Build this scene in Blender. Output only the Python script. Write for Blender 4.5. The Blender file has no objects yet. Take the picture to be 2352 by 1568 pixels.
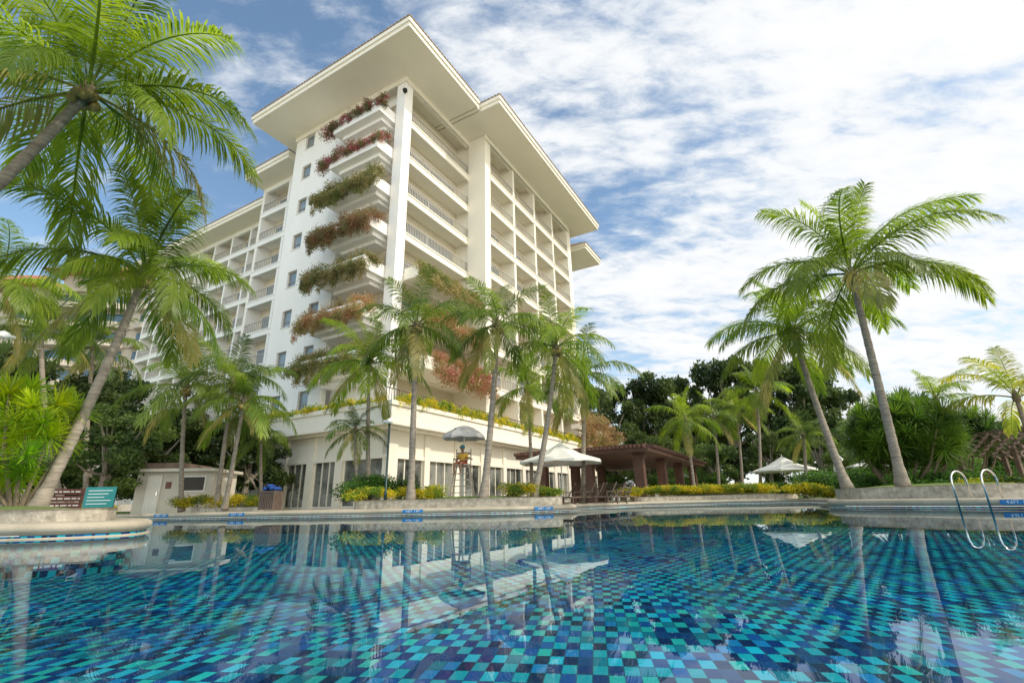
import bpy,bmesh,math,random
import numpy as np
from mathutils import Vector,Matrix
R=math.radians; PI=math.pi
rnd=random.Random(7); nr=np.random.default_rng(5)
S=bpy.context.scene; C=S.collection
CH=0.42; T=R(18.33); ROLL=R(1.25); F=1105.0
sT,cT=math.sin(T),math.cos(T)
def at(px,py,Y):
    dx=px-1176;dy=784-py;c,s=math.cos(ROLL),math.sin(ROLL)
    u=(dx*c+dy*s)/F;v=(-dx*s+dy*c)/F
    y=cT-v*sT;z=sT+v*cT;k=Y/y
    return Vector((u*k,Y,CH+z*k))
def gp(px,Y,z=0.2):
    p=at(px,1150-(px-1176)*math.tan(ROLL),Y);return Vector((p.x,Y,z))
# ---------------------------------------------------------------- materials
def nodes(name):
    m=bpy.data.materials.new(name);m.use_nodes=True;nt=m.node_tree;nt.nodes.clear()
    o=nt.nodes.new('ShaderNodeOutputMaterial');return m,nt,o
def nn(nt,t,**kw):
    n=nt.nodes.new(t)
    for k,v in kw.items():
        if k.startswith('i_'):
            key=k[2:]; key=int(key) if key.isdigit() else key.replace('_',' ')
            n.inputs[key].default_value=v
        else: setattr(n,k,v)
    return n
def mixc(nt,fac,a,b,bt='MIX'):
    m=nt.nodes.new('ShaderNodeMix');m.data_type='RGBA';m.blend_type=bt
    for i,v in ((0,fac),(6,a),(7,b)):
        if hasattr(v,'is_linked') or hasattr(v,'links'): nt.links.new(v,m.inputs[i])
        else: m.inputs[i].default_value=(v if i==0 else (*v,1))
    return m.outputs[2]
def mat(name,col,rough=.6,col2=None,scale=2.0,bump=0,bscale=25,metal=0,stretch=(1,1,1),spec=.5):
    m,nt,o=nodes(name);L=nt.links
    p=nn(nt,'ShaderNodeBsdfPrincipled');p.inputs['Roughness'].default_value=rough;p.inputs['Metallic'].default_value=metal
    p.inputs['Specular IOR Level'].default_value=spec
    tc=nn(nt,'ShaderNodeTexCoord');mp=nn(nt,'ShaderNodeMapping');mp.inputs['Scale'].default_value=stretch
    L.new(tc.outputs['Object'],mp.inputs[0])
    n=nn(nt,'ShaderNodeTexNoise',i_Scale=scale,i_Detail=6.0,i_Roughness=.6);L.new(mp.outputs[0],n.inputs[0])
    r=nn(nt,'ShaderNodeValToRGB');r.color_ramp.elements[0].position=.35;r.color_ramp.elements[1].position=.68
    L.new(n.outputs[0],r.inputs[0])
    c2=col2 or tuple(c*.82 for c in col)
    L.new(mixc(nt,r.outputs[0],col,c2),p.inputs['Base Color'])
    if bump:
        b=nn(nt,'ShaderNodeBump',i_Strength=bump,i_Distance=.02);n2=nn(nt,'ShaderNodeTexNoise',i_Scale=bscale,i_Detail=4.0)
        L.new(tc.outputs['Object'],n2.inputs[0]);L.new(n2.outputs[0],b.inputs['Height']);L.new(b.outputs[0],p.inputs['Normal'])
    L.new(p.outputs[0],o.inputs[0]);return m
def leafmat(name,c1,c2,c3=None,trans=.4,nscale=.8,rough=.45):
    m,nt,o=nodes(name);L=nt.links
    g=nn(nt,'ShaderNodeNewGeometry')
    col=mixc(nt,g.outputs['Random Per Island'],c1,c2)
    n=nn(nt,'ShaderNodeTexNoise',i_Scale=nscale,i_Detail=3.0);L.new(g.outputs['Position'],n.inputs[0])
    r=nn(nt,'ShaderNodeValToRGB');r.color_ramp.elements[0].position=.42;r.color_ramp.elements[1].position=.6;L.new(n.outputs[0],r.inputs[0])
    col=mixc(nt,r.outputs[0],col,c3 if c3 else tuple(c*.6 for c in c1))
    oi=nn(nt,'ShaderNodeObjectInfo');mr=nn(nt,'ShaderNodeMapRange');mr.inputs['To Min'].default_value=.72;mr.inputs['To Max'].default_value=1.3
    L.new(oi.outputs['Random'],mr.inputs[0])
    h=nn(nt,'ShaderNodeHueSaturation');L.new(col,h.inputs['Color']);L.new(mr.outputs[0],h.inputs['Value'])
    p=nn(nt,'ShaderNodeBsdfPrincipled');p.inputs['Roughness'].default_value=rough;p.inputs['Specular IOR Level'].default_value=.3
    t=nn(nt,'ShaderNodeBsdfTranslucent');mx=nn(nt,'ShaderNodeMixShader');mx.inputs[0].default_value=trans
    h2=nn(nt,'ShaderNodeHueSaturation',i_Saturation=1.08,i_Value=2.0);L.new(h.outputs[0],h2.inputs['Color'])
    L.new(h.outputs[0],p.inputs['Base Color']);L.new(h2.outputs[0],t.inputs[0])
    L.new(p.outputs[0],mx.inputs[1]);L.new(t.outputs[0],mx.inputs[2]);L.new(mx.outputs[0],o.inputs[0]);return m
M={}
M['stucco']=mat('stucco_white',(.86,.81,.69),.75,(.79,.74,.62),.35,.15,20,stretch=(1,1,.35))
M['stucco_cool']=mat('stucco_end_wall',(.87,.855,.81),.75,(.81,.795,.75),.3,.15,20,stretch=(1,1,.3))
M['soffit']=mat('soffit_cream',(.85,.80,.68),.7,(.81,.76,.64),.4)
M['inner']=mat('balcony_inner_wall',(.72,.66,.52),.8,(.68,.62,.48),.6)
M['rail']=mat('rail_beige',(.42,.38,.32),.5)
M['rooftile']=mat('roof_tile_brown',(.24,.17,.12),.7,(.32,.23,.16),3,.3,10)
M['orange']=mat('roof_tile_orange',(.42,.16,.08),.7,(.34,.12,.06),2,.3,6)
M['oldwall']=mat('old_block_wall',(.52,.47,.39),.8,(.42,.38,.32),.3)
M['glass']=mat('window_glass',(.16,.21,.25),.06,(.26,.32,.35),.5,spec=.9)
M['blueglass']=mat('blue_glass',(.04,.09,.14),.08,(.08,.14,.20),.5,spec=.6)
M['dark']=mat('dark_interior',(.06,.05,.04),.8)
M['room']=mat('room_interior',(.70,.60,.45),.8,(.28,.22,.16),.9)
M['curtain']=mat('curtain_cloth',(.74,.71,.64),.9,(.58,.55,.49),4,stretch=(6,6,.2))
M['white']=mat('white_paint',(.80,.79,.76),.5,(.76,.75,.71))
M['hutwall']=mat('hut_render',(.60,.55,.46),.8,(.48,.44,.37),1.2,.3,20)
M['stone']=mat('coral_stone',(.52,.47,.38),.85,(.26,.23,.18),6,.9,18)
M['coping']=mat('coping_stone',(.47,.40,.30),.7,(.35,.30,.22),1.5,.3,30)
M['deck']=mat('deck_stone',(.52,.46,.37),.8,(.42,.37,.30),.8,.3,12)
M['bark']=mat('palm_bark',(.34,.29,.23),.9,(.17,.14,.11),3,.9,14,stretch=(1,1,6))
M['wood']=mat('brown_wood',(.12,.055,.035),.6,(.075,.036,.024),2,.3,20)
M['pwood']=mat('pale_wood',(.38,.24,.12),.6,(.28,.17,.08),4,stretch=(1,1,4))
M['chairwood']=mat('painted_chair_wood',(.42,.36,.29),.6,(.24,.18,.13),5,stretch=(1,1,3))
M['darkwood']=mat('weathered_wood',(.12,.08,.058),.8,(.17,.12,.09),3)
M['metal']=mat('dark_green_metal',(.02,.05,.05),.4,metal=.3)
M['steel']=mat('polished_steel',(.75,.75,.75),.15,(.6,.6,.6),metal=1.0)
M['canvas']=mat('white_canvas',(.78,.76,.70),.9,(.70,.68,.62),2)
M['gcanvas']=mat('grey_canvas',(.62,.58,.56),.9,(.50,.47,.46),4)
M['soil']=mat('mulch',(.10,.08,.05),.95,(.06,.10,.03),3,.8,20)
M['grass']=mat('lawn_green',(.10,.17,.03),.95,(.15,.19,.04),5,1,60)
M['blue']=mat('marker_blue',(.01,.20,.50),.3)
M['navy']=mat('navy_cloth',(.01,.06,.26),.8)
M['teal']=mat('teal_sign_paint',(.02,.24,.24),.5)
M['brownsign']=mat('brown_sign_paint',(.14,.045,.035),.5)
M['skin']=mat('skin',(.24,.12,.075),.55)
M['yellow']=mat('yellow_shirt',(.60,.34,.04),.8)
M['red']=mat('red_shorts',(.36,.07,.03),.8)
M['hair']=mat('black_hair',(.01,.01,.01),.7)
M['coconut']=mat('coconut',(.30,.22,.06),.5,(.20,.16,.05))
M['vine']=mat('stem_brown',(.18,.14,.09),.9)
M['cap']=mat('cloth_teal',(.03,.17,.20),.8)
LF={}
LF['palm']=leafmat('palm_leaf',(.105,.155,.025),(.18,.23,.040),(.070,.115,.022),.45,.5,.38)
LF['palmy']=leafmat('palm_leaf_bright',(.16,.23,.025),(.25,.31,.040),(.11,.175,.024),.48,.5,.38)
LF['dry']=leafmat('palm_leaf_dry',(.32,.28,.09),(.38,.33,.12),(.20,.22,.06),.45,1)
LF['yellowpalm']=leafmat('palm_leaf_yellow',(.32,.32,.04),(.38,.36,.05),(.20,.25,.04),.45,1)
LF['tree']=leafmat('tree_leaf_dark',(.055,.088,.022),(.11,.15,.042),(.028,.050,.016),.3,.35)
LF['tree2']=leafmat('tree_leaf_mid',(.08,.13,.028),(.15,.20,.05),(.045,.08,.02),.3,.5)
LF['bush']=leafmat('bush_leaf',(.07,.15,.022),(.10,.21,.03),(.04,.085,.017),.35,2)
LF['yhedge']=leafmat('yellow_hedge_leaf',(.40,.35,.02),(.55,.44,.03),(.15,.22,.03),.35,1.8)
LF['bpink']=leafmat('bract_pink',(.20,.16,.07),(.13,.16,.05),(.40,.13,.14),.3,1.6)
LF['brust']=leafmat('bract_rust',(.30,.22,.10),(.20,.20,.07),(.33,.19,.10),.3,1.0)
LF['bolive']=leafmat('bract_olive',(.24,.22,.08),(.32,.25,.12),(.15,.17,.05),.3,1.1)
LF['borange']=leafmat('bract_orange',(.34,.18,.09),(.18,.19,.05),(.38,.17,.12),.3,1.1)
LF['spiky']=leafmat('strap_leaf_yellow',(.26,.37,.02),(.46,.50,.03),(.13,.26,.02),.45,1.2,.35)
LF['spikyd']=leafmat('strap_leaf_green',(.09,.17,.025),(.16,.25,.035),(.05,.10,.02),.4,.8,.35)
def tilemat():
    m,nt,o=nodes('pool_mosaic');L=nt.links
    g=nn(nt,'ShaderNodeNewGeometry');m1=nn(nt,'ShaderNodeMapping');m1.inputs['Rotation'].default_value=(0,0,R(9))
    mp=nn(nt,'ShaderNodeMapping');mp.inputs['Scale'].default_value=(1/.092,1/.165,1/.092);L.new(g.outputs['Position'],m1.inputs[0]);L.new(m1.outputs[0],mp.inputs[0])
    fl=nn(nt,'ShaderNodeVectorMath',operation='FLOOR');L.new(mp.outputs[0],fl.inputs[0])
    wn=nn(nt,'ShaderNodeTexWhiteNoise');L.new(fl.outputs[0],wn.inputs[0])
    ch=nn(nt,'ShaderNodeTexChecker');ch.inputs['Scale'].default_value=1.0;ch.inputs[1].default_value=(1,1,1,1);ch.inputs[2].default_value=(0,0,0,1)
    L.new(mp.outputs[0],ch.inputs[0])
    r1=nn(nt,'ShaderNodeValToRGB');r1.color_ramp.interpolation='CONSTANT'
    for i,(p,c) in enumerate(((0,(.003,.030,.15)),(.38,(.002,.014,.075)),(.66,(.005,.075,.28)),(.88,(.005,.17,.24)))):
        e=r1.color_ramp.elements[i] if i<2 else r1.color_ramp.elements.new(p)
        e.position=p;e.color=(*c,1)
    r2=nn(nt,'ShaderNodeValToRGB');r2.color_ramp.interpolation='CONSTANT'
    for i,(p,c) in enumerate(((0,(.006,.32,.38)),(.32,(.008,.40,.52)),(.56,(.006,.19,.42)),(.70,(.015,.40,.36)),(.88,(.004,.05,.17)))):
        e=r2.color_ramp.elements[i] if i<2 else r2.color_ramp.elements.new(p)
        e.position=p;e.color=(*c,1)
    L.new(wn.outputs['Value'],r1.inputs[0]);L.new(wn.outputs['Value'],r2.inputs[0])
    col=mixc(nt,ch.outputs['Fac'],r1.outputs[0],r2.outputs[0])
    fr=nn(nt,'ShaderNodeVectorMath',operation='FRACTION');L.new(mp.outputs[0],fr.inputs[0])
    sp=nn(nt,'ShaderNodeSeparateXYZ');L.new(fr.outputs[0],sp.inputs[0])
    def lt(x):
        a=nn(nt,'ShaderNodeMath',operation='LESS_THAN');a.inputs[1].default_value=.06;L.new(x,a.inputs[0]);return a.outputs[0]
    mxn=nn(nt,'ShaderNodeMath',operation='MAXIMUM');L.new(lt(sp.outputs[0]),mxn.inputs[0]);L.new(lt(sp.outputs[1]),mxn.inputs[1])
    col=mixc(nt,mxn.outputs[0],col,(.008,.07,.12))
    ns=nn(nt,'ShaderNodeTexNoise',i_Scale=.9,i_Detail=3.0);L.new(g.outputs['Position'],ns.inputs[0])
    mr=nn(nt,'ShaderNodeMapRange');mr.inputs['From Min'].default_value=.3;mr.inputs['From Max'].default_value=.7;mr.inputs['To Min'].default_value=.75;mr.inputs['To Max'].default_value=1.3
    L.new(ns.outputs[0],mr.inputs[0]);h=nn(nt,'ShaderNodeHueSaturation');L.new(col,h.inputs['Color']);L.new(mr.outputs[0],h.inputs['Value'])
    p=nn(nt,'ShaderNodeBsdfPrincipled');p.inputs['Roughness'].default_value=.5;p.inputs['Specular IOR Level'].default_value=.1;L.new(h.outputs[0],p.inputs['Base Color']);L.new(p.outputs[0],o.inputs[0]);return m
def watermat():
    m,nt,o=nodes('pool_water');L=nt.links
    g=nn(nt,'ShaderNodeNewGeometry')
    n1=nn(nt,'ShaderNodeTexNoise',i_Scale=1.0,i_Detail=2.0);n2=nn(nt,'ShaderNodeTexNoise',i_Scale=6.0,i_Detail=1.0)
    L.new(g.outputs['Position'],n1.inputs[0]);L.new(g.outputs['Position'],n2.inputs[0])
    a=nn(nt,'ShaderNodeMath',operation='MULTIPLY_ADD');a.inputs[1].default_value=.10;L.new(n2.outputs[0],a.inputs[0]);L.new(n1.outputs[0],a.inputs[2])
    b=nn(nt,'ShaderNodeBump',i_Strength=1.0,i_Distance=.0016);L.new(a.outputs[0],b.inputs['Height'])
    f=nn(nt,'ShaderNodeFresnel',i_IOR=1.26);L.new(b.outputs[0],f.inputs['Normal'])
    t=nn(nt,'ShaderNodeBsdfTransparent');t.inputs[0].default_value=(.86,.98,1,1)
    gl=nn(nt,'ShaderNodeBsdfGlossy');gl.inputs['Roughness'].default_value=.005;gl.inputs['Color'].default_value=(.80,.88,.92,1);L.new(b.outputs[0],gl.inputs['Normal'])
    mx=nn(nt,'ShaderNodeMixShader');L.new(f.outputs[0],mx.inputs[0]);L.new(t.outputs[0],mx.inputs[1]);L.new(gl.outputs[0],mx.inputs[2]);L.new(mx.outputs[0],o.inputs[0]);return m
def paintedglass():
    m,nt,o=nodes('glass_painted_interior_light');L=nt.links
    f=nn(nt,'ShaderNodeFresnel',i_IOR=1.6);t=nn(nt,'ShaderNodeBsdfTransparent');t.inputs[0].default_value=(.85,.90,.88,1)
    df=nn(nt,'ShaderNodeBsdfDiffuse');g=nn(nt,'ShaderNodeNewGeometry');n=nn(nt,'ShaderNodeTexNoise',i_Scale=.55,i_Detail=4.0);L.new(g.outputs['Position'],n.inputs[0])  # patchy diffuse colour paints a lit interior and reflections into the panes
    r=nn(nt,'ShaderNodeValToRGB');r.color_ramp.elements[0].position=.38;r.color_ramp.elements[0].color=(.07,.08,.075,1);r.color_ramp.elements[1].position=.62;r.color_ramp.elements[1].color=(.55,.56,.50,1)
    L.new(n.outputs[0],r.inputs[0]);L.new(r.outputs[0],df.inputs[0])
    m0=nn(nt,'ShaderNodeMixShader');m0.inputs[0].default_value=.45;L.new(t.outputs[0],m0.inputs[1]);L.new(df.outputs[0],m0.inputs[2])
    gl=nn(nt,'ShaderNodeBsdfGlossy');gl.inputs['Roughness'].default_value=.02
    mx=nn(nt,'ShaderNodeMixShader');L.new(f.outputs[0],mx.inputs[0]);L.new(m0.outputs[0],mx.inputs[1]);L.new(gl.outputs[0],mx.inputs[2]);L.new(mx.outputs[0],o.inputs[0]);return m
M['tile']=tilemat();M['water']=watermat();M['pglass']=paintedglass()
# ---------------------------------------------------------------- mesh helpers
def link(me,name,parent=None,loc=None,rotz=None):
    o=bpy.data.objects.new(name,me);C.objects.link(o)
    if parent:o.parent=parent
    if loc is not None:o.location=loc
    if rotz is not None:o.rotation_euler=(0,0,rotz)
    return o
class MB:
    def __init__(s):s.v=[];s.f=[]
    def add(s,vs,fs):
        n=len(s.v);s.v+=[tuple(v) for v in vs];s.f+=[tuple(i+n for i in f) for f in fs]
    def box(s,x0,y0,z0,x1,y1,z1):
        x0,x1=min(x0,x1),max(x0,x1);y0,y1=min(y0,y1),max(y0,y1);z0,z1=min(z0,z1),max(z0,z1)
        s.add([(x0,y0,z0),(x1,y0,z0),(x1,y1,z0),(x0,y1,z0),(x0,y0,z1),(x1,y0,z1),(x1,y1,z1),(x0,y1,z1)],
              [(0,3,2,1),(4,5,6,7),(0,1,5,4),(1,2,6,5),(2,3,7,6),(3,0,4,7)]);return s
    def tube(s,pts,rad,n=8):
        pts=[Vector(p) for p in pts]
        if not hasattr(rad,'__len__'):rad=[rad]*len(pts)
        ref=None;rings=[]
        for i,p in enumerate(pts):
            t=(pts[min(i+1,len(pts)-1)]-pts[max(i-1,0)]).normalized()
            if ref is None: ref=Vector((1,0,0)) if abs(t.x)<.8 else Vector((0,1,0))
            a=(ref-t*ref.dot(t)).normalized();ref=a;b=t.cross(a)
            rings.append([p+(a*math.cos(2*PI*k/n)+b*math.sin(2*PI*k/n))*rad[i] for k in range(n)])
        vs=[v for r in rings for v in r];fs=[]
        for i in range(len(pts)-1):
            for k in range(n):
                k2=(k+1)%n;fs.append((i*n+k,i*n+k2,(i+1)*n+k2,(i+1)*n+k))
        fs.append(tuple(range(n-1,-1,-1)));fs.append(tuple((len(pts)-1)*n+k for k in range(n)))
        s.add(vs,fs);return s
    def beam(s,a,b,w,h):
        a=Vector(a);b=Vector(b);t=(b-a).normalized();up=Vector((0,0,1)) if abs(t.z)<.95 else Vector((0,1,0))
        r=t.cross(up).normalized();u=r.cross(t)
        vs=[p+r*x*w/2+u*y*h/2 for p in (a,b) for x,y in((-1,-1),(1,-1),(1,1),(-1,1))]
        s.add(vs,[(0,3,2,1),(4,5,6,7),(0,1,5,4),(1,2,6,5),(2,3,7,6),(3,0,4,7)]);return s
    def lathe(s,prof,n=16,c=(0,0,0)):
        vs=[(c[0]+r*math.cos(2*PI*k/n),c[1]+r*math.sin(2*PI*k/n),c[2]+z) for r,z in prof for k in range(n)];fs=[]
        for i in range(len(prof)-1):
            for k in range(n):
                k2=(k+1)%n;fs.append((i*n+k,i*n+k2,(i+1)*n+k2,(i+1)*n+k))
        s.add(vs,fs);return s
    def prism(s,pts,z0,z1):
        n=len(pts);s.add([(p[0],p[1],z0) for p in pts]+[(p[0],p[1],z1) for p in pts],
            [tuple(range(n-1,-1,-1)),tuple(range(n,2*n))]+[(i,(i+1)%n,n+(i+1)%n,n+i) for i in range(n)]);return s
    def mesh(s,name,m,smooth=False):
        me=bpy.data.meshes.new(name);me.from_pydata(s.v,[],s.f)
        if m:me.materials.append(m)
        if smooth:
            for p in me.polygons:p.use_smooth=True
        me.update();return me
    def build(s,name,m,parent=None,smooth=False,loc=None,rotz=None):
        return link(s.mesh(name,m,smooth),name,parent,loc,rotz)
def tag(o,label,cat,group=None,kind=None):
    if label:o['label']=label
    if cat:o['category']=cat
    if group:o['group']=group
    if kind:o['kind']=kind
    return o
def thing(name,label,cat,loc=(0,0,0),rotz=0,group=None):
    o=bpy.data.objects.new(name,None);o.empty_display_size=.1;C.objects.link(o);o.location=loc;o.rotation_euler=(0,0,rotz)
    return tag(o,label,cat,group)
def struct(o):
    o['kind']='structure';return o
def leaf_cloud(blobs,n,size,m,shell=.5,elong=1.7,name='foliage'):
    B=np.array(blobs,float);w=(B[:,3]*B[:,4]*B[:,5])**(2/3);idx=nr.choice(len(B),n,p=w/w.sum())
    d=nr.normal(size=(n,3));d/=np.linalg.norm(d,axis=1)[:,None]
    r=(shell+(1-shell)*nr.random(n)**.7)[:,None];p=B[idx,:3]+d*r*B[idx,3:6]*(1+.12*nr.normal(size=(n,1)))
    a=nr.normal(size=(n,3));a/=np.linalg.norm(a,axis=1)[:,None]
    q=nr.normal(size=(n,3));b=np.cross(a,q);b/=np.linalg.norm(b,axis=1)[:,None]
    l=(size*(.6+.8*nr.random(n)))[:,None];wd=l/elong
    V=np.stack([p-a*l/2,p+b*wd/2,p+a*l/2,p-b*wd/2],1).reshape(-1,3)
    me=bpy.data.meshes.new(name);me.from_pydata(V.tolist(),[],np.arange(4*n).reshape(-1,4).tolist());me.materials.append(m);me.update();return me
# ---------------------------------------------------------------- fronds
def frond_mesh(pitch,droop,seed,m,nl=40,lw=.05,hang=.35,ll=.28):
    r=random.Random(seed);mb=MB();n=14;p=Vector((0,0,0));pts=[p.copy()];tans=[]
    sw=r.uniform(-.3,.3)
    for i in range(n):
        u=(i+.5)/n;a=R(pitch-droop*u**1.3);y=sw*u*.8
        t=Vector((math.cos(a)*math.cos(y),math.cos(a)*math.sin(y),math.sin(a)));tans.append(t);p=p+t/n;pts.append(p.copy())
    mb.tube(pts,[.009*(1-.85*i/n)+.001 for i in range(n+1)],4)
    for i in range(nl):
        u=.16+.84*(i+.5)/nl
        f=u*n;k=min(int(f),n-1);b=pts[k].lerp(pts[k+1],f-k);t=tans[k]
        side=t.cross(Vector((0,0,1))).normalized();up=side.cross(t)
        L=ll*(math.sin(PI*min(1,(u*.82+.12)))**.6)
        for sg in(-1,1):
            if r.random()<.05:continue
            h=hang*r.uniform(.4,1.6);fw=(.40+.6*u)*r.uniform(.85,1.2)
            d=(side*sg*.9+t*fw+up*.3-Vector((0,0,h))).normalized()
            l=L*r.uniform(.78,1.12);d2=(d-Vector((0,0,.25+h*.95))).normalized();d3=(d2-Vector((0,0,.4+h*.95))).normalized()
            m1=b+d*l*.42;m2=m1+d2*l*.34;tip=m2+d3*l*.28;w=lw*r.uniform(.8,1.2)/2
            wt=(t-d*t.dot(d)).normalized()
            mb.add([b-wt*w*.5,b+wt*w*.5,m1+wt*w,m1-wt*w,m2+wt*w*.7,m2-wt*w*.7,tip],[(0,1,2,3),(3,2,4,5),(5,4,6)])
    return mb.mesh('frond',m)
PIT=[(84,32),(70,60),(56,82),(40,94),(24,92),(6,82),(-14,66),(-40,42)]
FR={}
def fronds(key,m,nl,lw):
    FR[key]=[[frond_mesh(p,d,i*7+k*31+3,m,nl,lw,.11+.08*i+.08*k) for k in range(3)] for i,(p,d) in enumerate(PIT)]
fronds('near',LF['palm'],104,.0096);fronds('far',LF['palm'],50,.0135);fronds('neary',LF['palmy'],100,.0098)
fronds('fary',LF['palmy'],50,.0135);fronds('dry',LF['dry'],56,.0125);fronds('yellow',LF['yellowpalm'],50,.017)
def palm(label,crown,base,L,r,n=20,key='far',group='coconut palms by the pool',seed=1,dry=2,nuts=True,lo=7,name='palm_tree',bend=.62):
    q=random.Random(seed);crown=Vector(crown);base=Vector(base);r*=.84
    t=thing(name,label,'palm tree',base,0,group);c=crown-base
    ctrl=Vector((c.x*bend,c.y*bend,c.z*.45));pts=[];rad=[];N=40
    for i in range(N+1):
        u=i/N;p=ctrl*(2*u*(1-u))+c*u*u;pts.append(p);rad.append(r*(1.0-.35*u+.55*max(0,1-u*9))*(1+(.05 if i%2 else -.03)))
    MB().tube(pts,rad,10).build('trunk',M['bark'],t,True)
    for i in range(n):
        g=i/(n-1);pi=g**.85*lo;ia=min(7,int(round(pi+q.uniform(-.3,.3))));ia=max(0,ia)
        k=key
        if i>=n-dry:k='dry'
        o=link(FR[k][ia][q.randrange(3)],'frond',t,c+Vector((0,0,r*.3)))
        o.rotation_euler=(q.uniform(-.15,.15),q.uniform(-.12,.12),i*2.39996+seed+q.uniform(-.3,.3))
        s=L*q.uniform(.80,1.10)*(.78 if ia==0 else .9 if ia==1 else 1);o.scale=(s,s,s)
    MB().lathe([(r*.55,-.5*r*3),(r*1.1,-.1),(r*1.25,.05),(r*.5,.35),(0.01,.5)],10,c).build('crown_base',M['vine'],t,True)
    if nuts:
        mb=MB()
        for i in range(13):
            a=i*.48;d=r*1.05+q.uniform(0,.06);rr=.10
            cc=c+Vector((math.cos(a)*d,math.sin(a)*d,-.10-q.uniform(0,.20)))
            mb.lathe([(.001,-rr),(rr*.7,-rr*.7),(rr,0),(rr*.7,rr*.7),(.001,rr*1.15)],8,cc)
        mb.build('coconut_cluster',M['coconut'],t,True)
    return t
# ---------------------------------------------------------------- pool and ground
def rounded(pts,rad,k=6):
    out=[];n=len(pts)
    for i in range(n):
        a,b,c=Vector(pts[i-1]),Vector(pts[i]),Vector(pts[(i+1)%n])
        ra=min(rad,(a-b).length*.42);rc=min(rad,(c-b).length*.42)
        p=b+(a-b).normalized()*ra;q=b+(c-b).normalized()*rc
        for j in range(k+1):
            u=j/k;out.append(p*(1-u)**2+b*2*u*(1-u)+q*u*u)
    return out
OUT=[(-15,7.9),(-7.4,8.1),(-6.5,8.8),(-7.3,10.3),(-12,14),(-18.5,19),(-17.2,20.6),(-15.2,20.9),(-6.7,18.7),(0,17.9),(2.2,19),(2.6,22),(6.5,27.5),(11,28),(14.8,26),
     (13,20),(10.1,16.7),(12.1,12),(14.5,9),(17,-2),(8,-5),(-10,-5),(-17,0)]
POOL=rounded([Vector((x,y)) for x,y in OUT],1.0)
def offs(poly,d):
    n=len(poly);out=[]
    for i in range(n):
        e1=(poly[i]-poly[i-1]);e2=(poly[(i+1)%n]-poly[i])
        if e1.length<1e-6:e1=e2
        if e2.length<1e-6:e2=e1
        e1=e1.normalized();e2=e2.normalized()
        n1=Vector((-e1.y,e1.x));n2=Vector((-e2.y,e2.x));m=n1+n2
        m=m.normalized() if m.length>1e-4 else n1
        out.append(poly[i]+m*d/max(.5,m.dot(n1)))
    return out
def ring(name,m,prof,poly,parent=None,smooth=True):
    mb=MB();rings=[offs(poly,d) for d,z in prof];n=len(poly)
    vs=[(p.x,p.y,prof[k][1]) for k,rg in enumerate(rings) for p in rg]
    fs=[(k*n+i,k*n+(i+1)%n,(k+1)*n+(i+1)%n,(k+1)*n+i) for k in range(len(prof)-1) for i in range(n)]
    mb.add(vs,fs);return mb.build(name,m,parent,smooth)
def fillpoly(loops,z,name,m):
    bm=bmesh.new();es=[]
    for lp in loops:
        vs=[bm.verts.new((p[0],p[1],z)) for p in lp]
        for i in range(len(vs)):es.append(bm.edges.new((vs[i],vs[(i+1)%len(vs)])))
    bmesh.ops.triangle_fill(bm,use_beauty=True,use_dissolve=False,edges=es,normal=(0,0,1))
    for f in bm.faces:
        if f.normal.z<0:f.normal_flip()
    me=bpy.data.meshes.new(name);bm.to_mesh(me);bm.free();me.materials.append(m);return link(me,name)
B=600
struct(fillpoly([[(-B,-60),(B,-60),(B,B),(-B,B)],offs(POOL,.3)],.2,'ground',M['deck']))
struct(fillpoly([offs(POOL,.1)],0,'water',M['water']))
struct(fillpoly([offs(POOL,.15)],-.55,'pool_floor',M['tile']))
struct(ring('pool_wall',M['tile'],[(.02,.05),(.02,-.56)],POOL,smooth=False))
struct(ring('pool_coping',M['coping'],[(.03,.06),(-.03,.09),(-.06,.14),(-.05,.19),(0,.23),(.08,.245),(.5,.245),(.52,.195)],POOL))
struct(ring('lower_ledge',M['coping'],[(.05,-.05),(-.02,-.04),(-.04,0),(-.02,.02),(.05,.025)],POOL))
w=MB();w.beam((2.0,19.0,.0),(10.3,17.4,.0),.45,.07);struct(w.build('pool_weir',M['coping']))
struct(fillpoly([[(16,24),(90,24),(B,60),(B,B),(20,B),(20,52)]],.204,'lawn',M['grass']))
struct(fillpoly([[(-60,22.6),(-16,22.6),(-13,30),(-40,60),(-B,90),(-B,22.6)]],.204,'lawn',M['grass']))
# ---------------------------------------------------------------- hotel
hotel=thing('hotel_building','tall cream hotel tower with wide eaves, stacked balconies and flower planters on a glazed podium','hotel',(-8.3,31,0),R(60.4))
FL=[30.0-3.45*k for k in range(8)]
ZS=34.0
wa=MB()
wa.box(.0,0,5.0,.9,.9,ZS)
wa.box(.85,.9,5.0,1.3,6.5,ZS)
wa.box(.01,6.5,5.0,.45,7.9,ZS)
wc2=[7.8,11.35,14.95];wc1=[7.8,11.4,15.0,18.6,22.2,25.8,29.4,33.0-.25]
def column(y0,y1,zc):
    z=5.0
    for c in zc:
        wa.box(.01,y0,z,.45,y1,c-.75);z=c+.75
    wa.box(.01,y0,z,.45,y1,ZS)
column(7.85,9.05,wc2);wa.box(.01,9.05,5,.45,11.15,ZS);column(11.15,12.35,wc1);wa.box(.01,12.35,5,.45,13.7,ZS)
wa.box(.45,13.4,5,9.2,13.7,ZS)
wa.build('wall',M['stucco_cool'],hotel)
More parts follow.
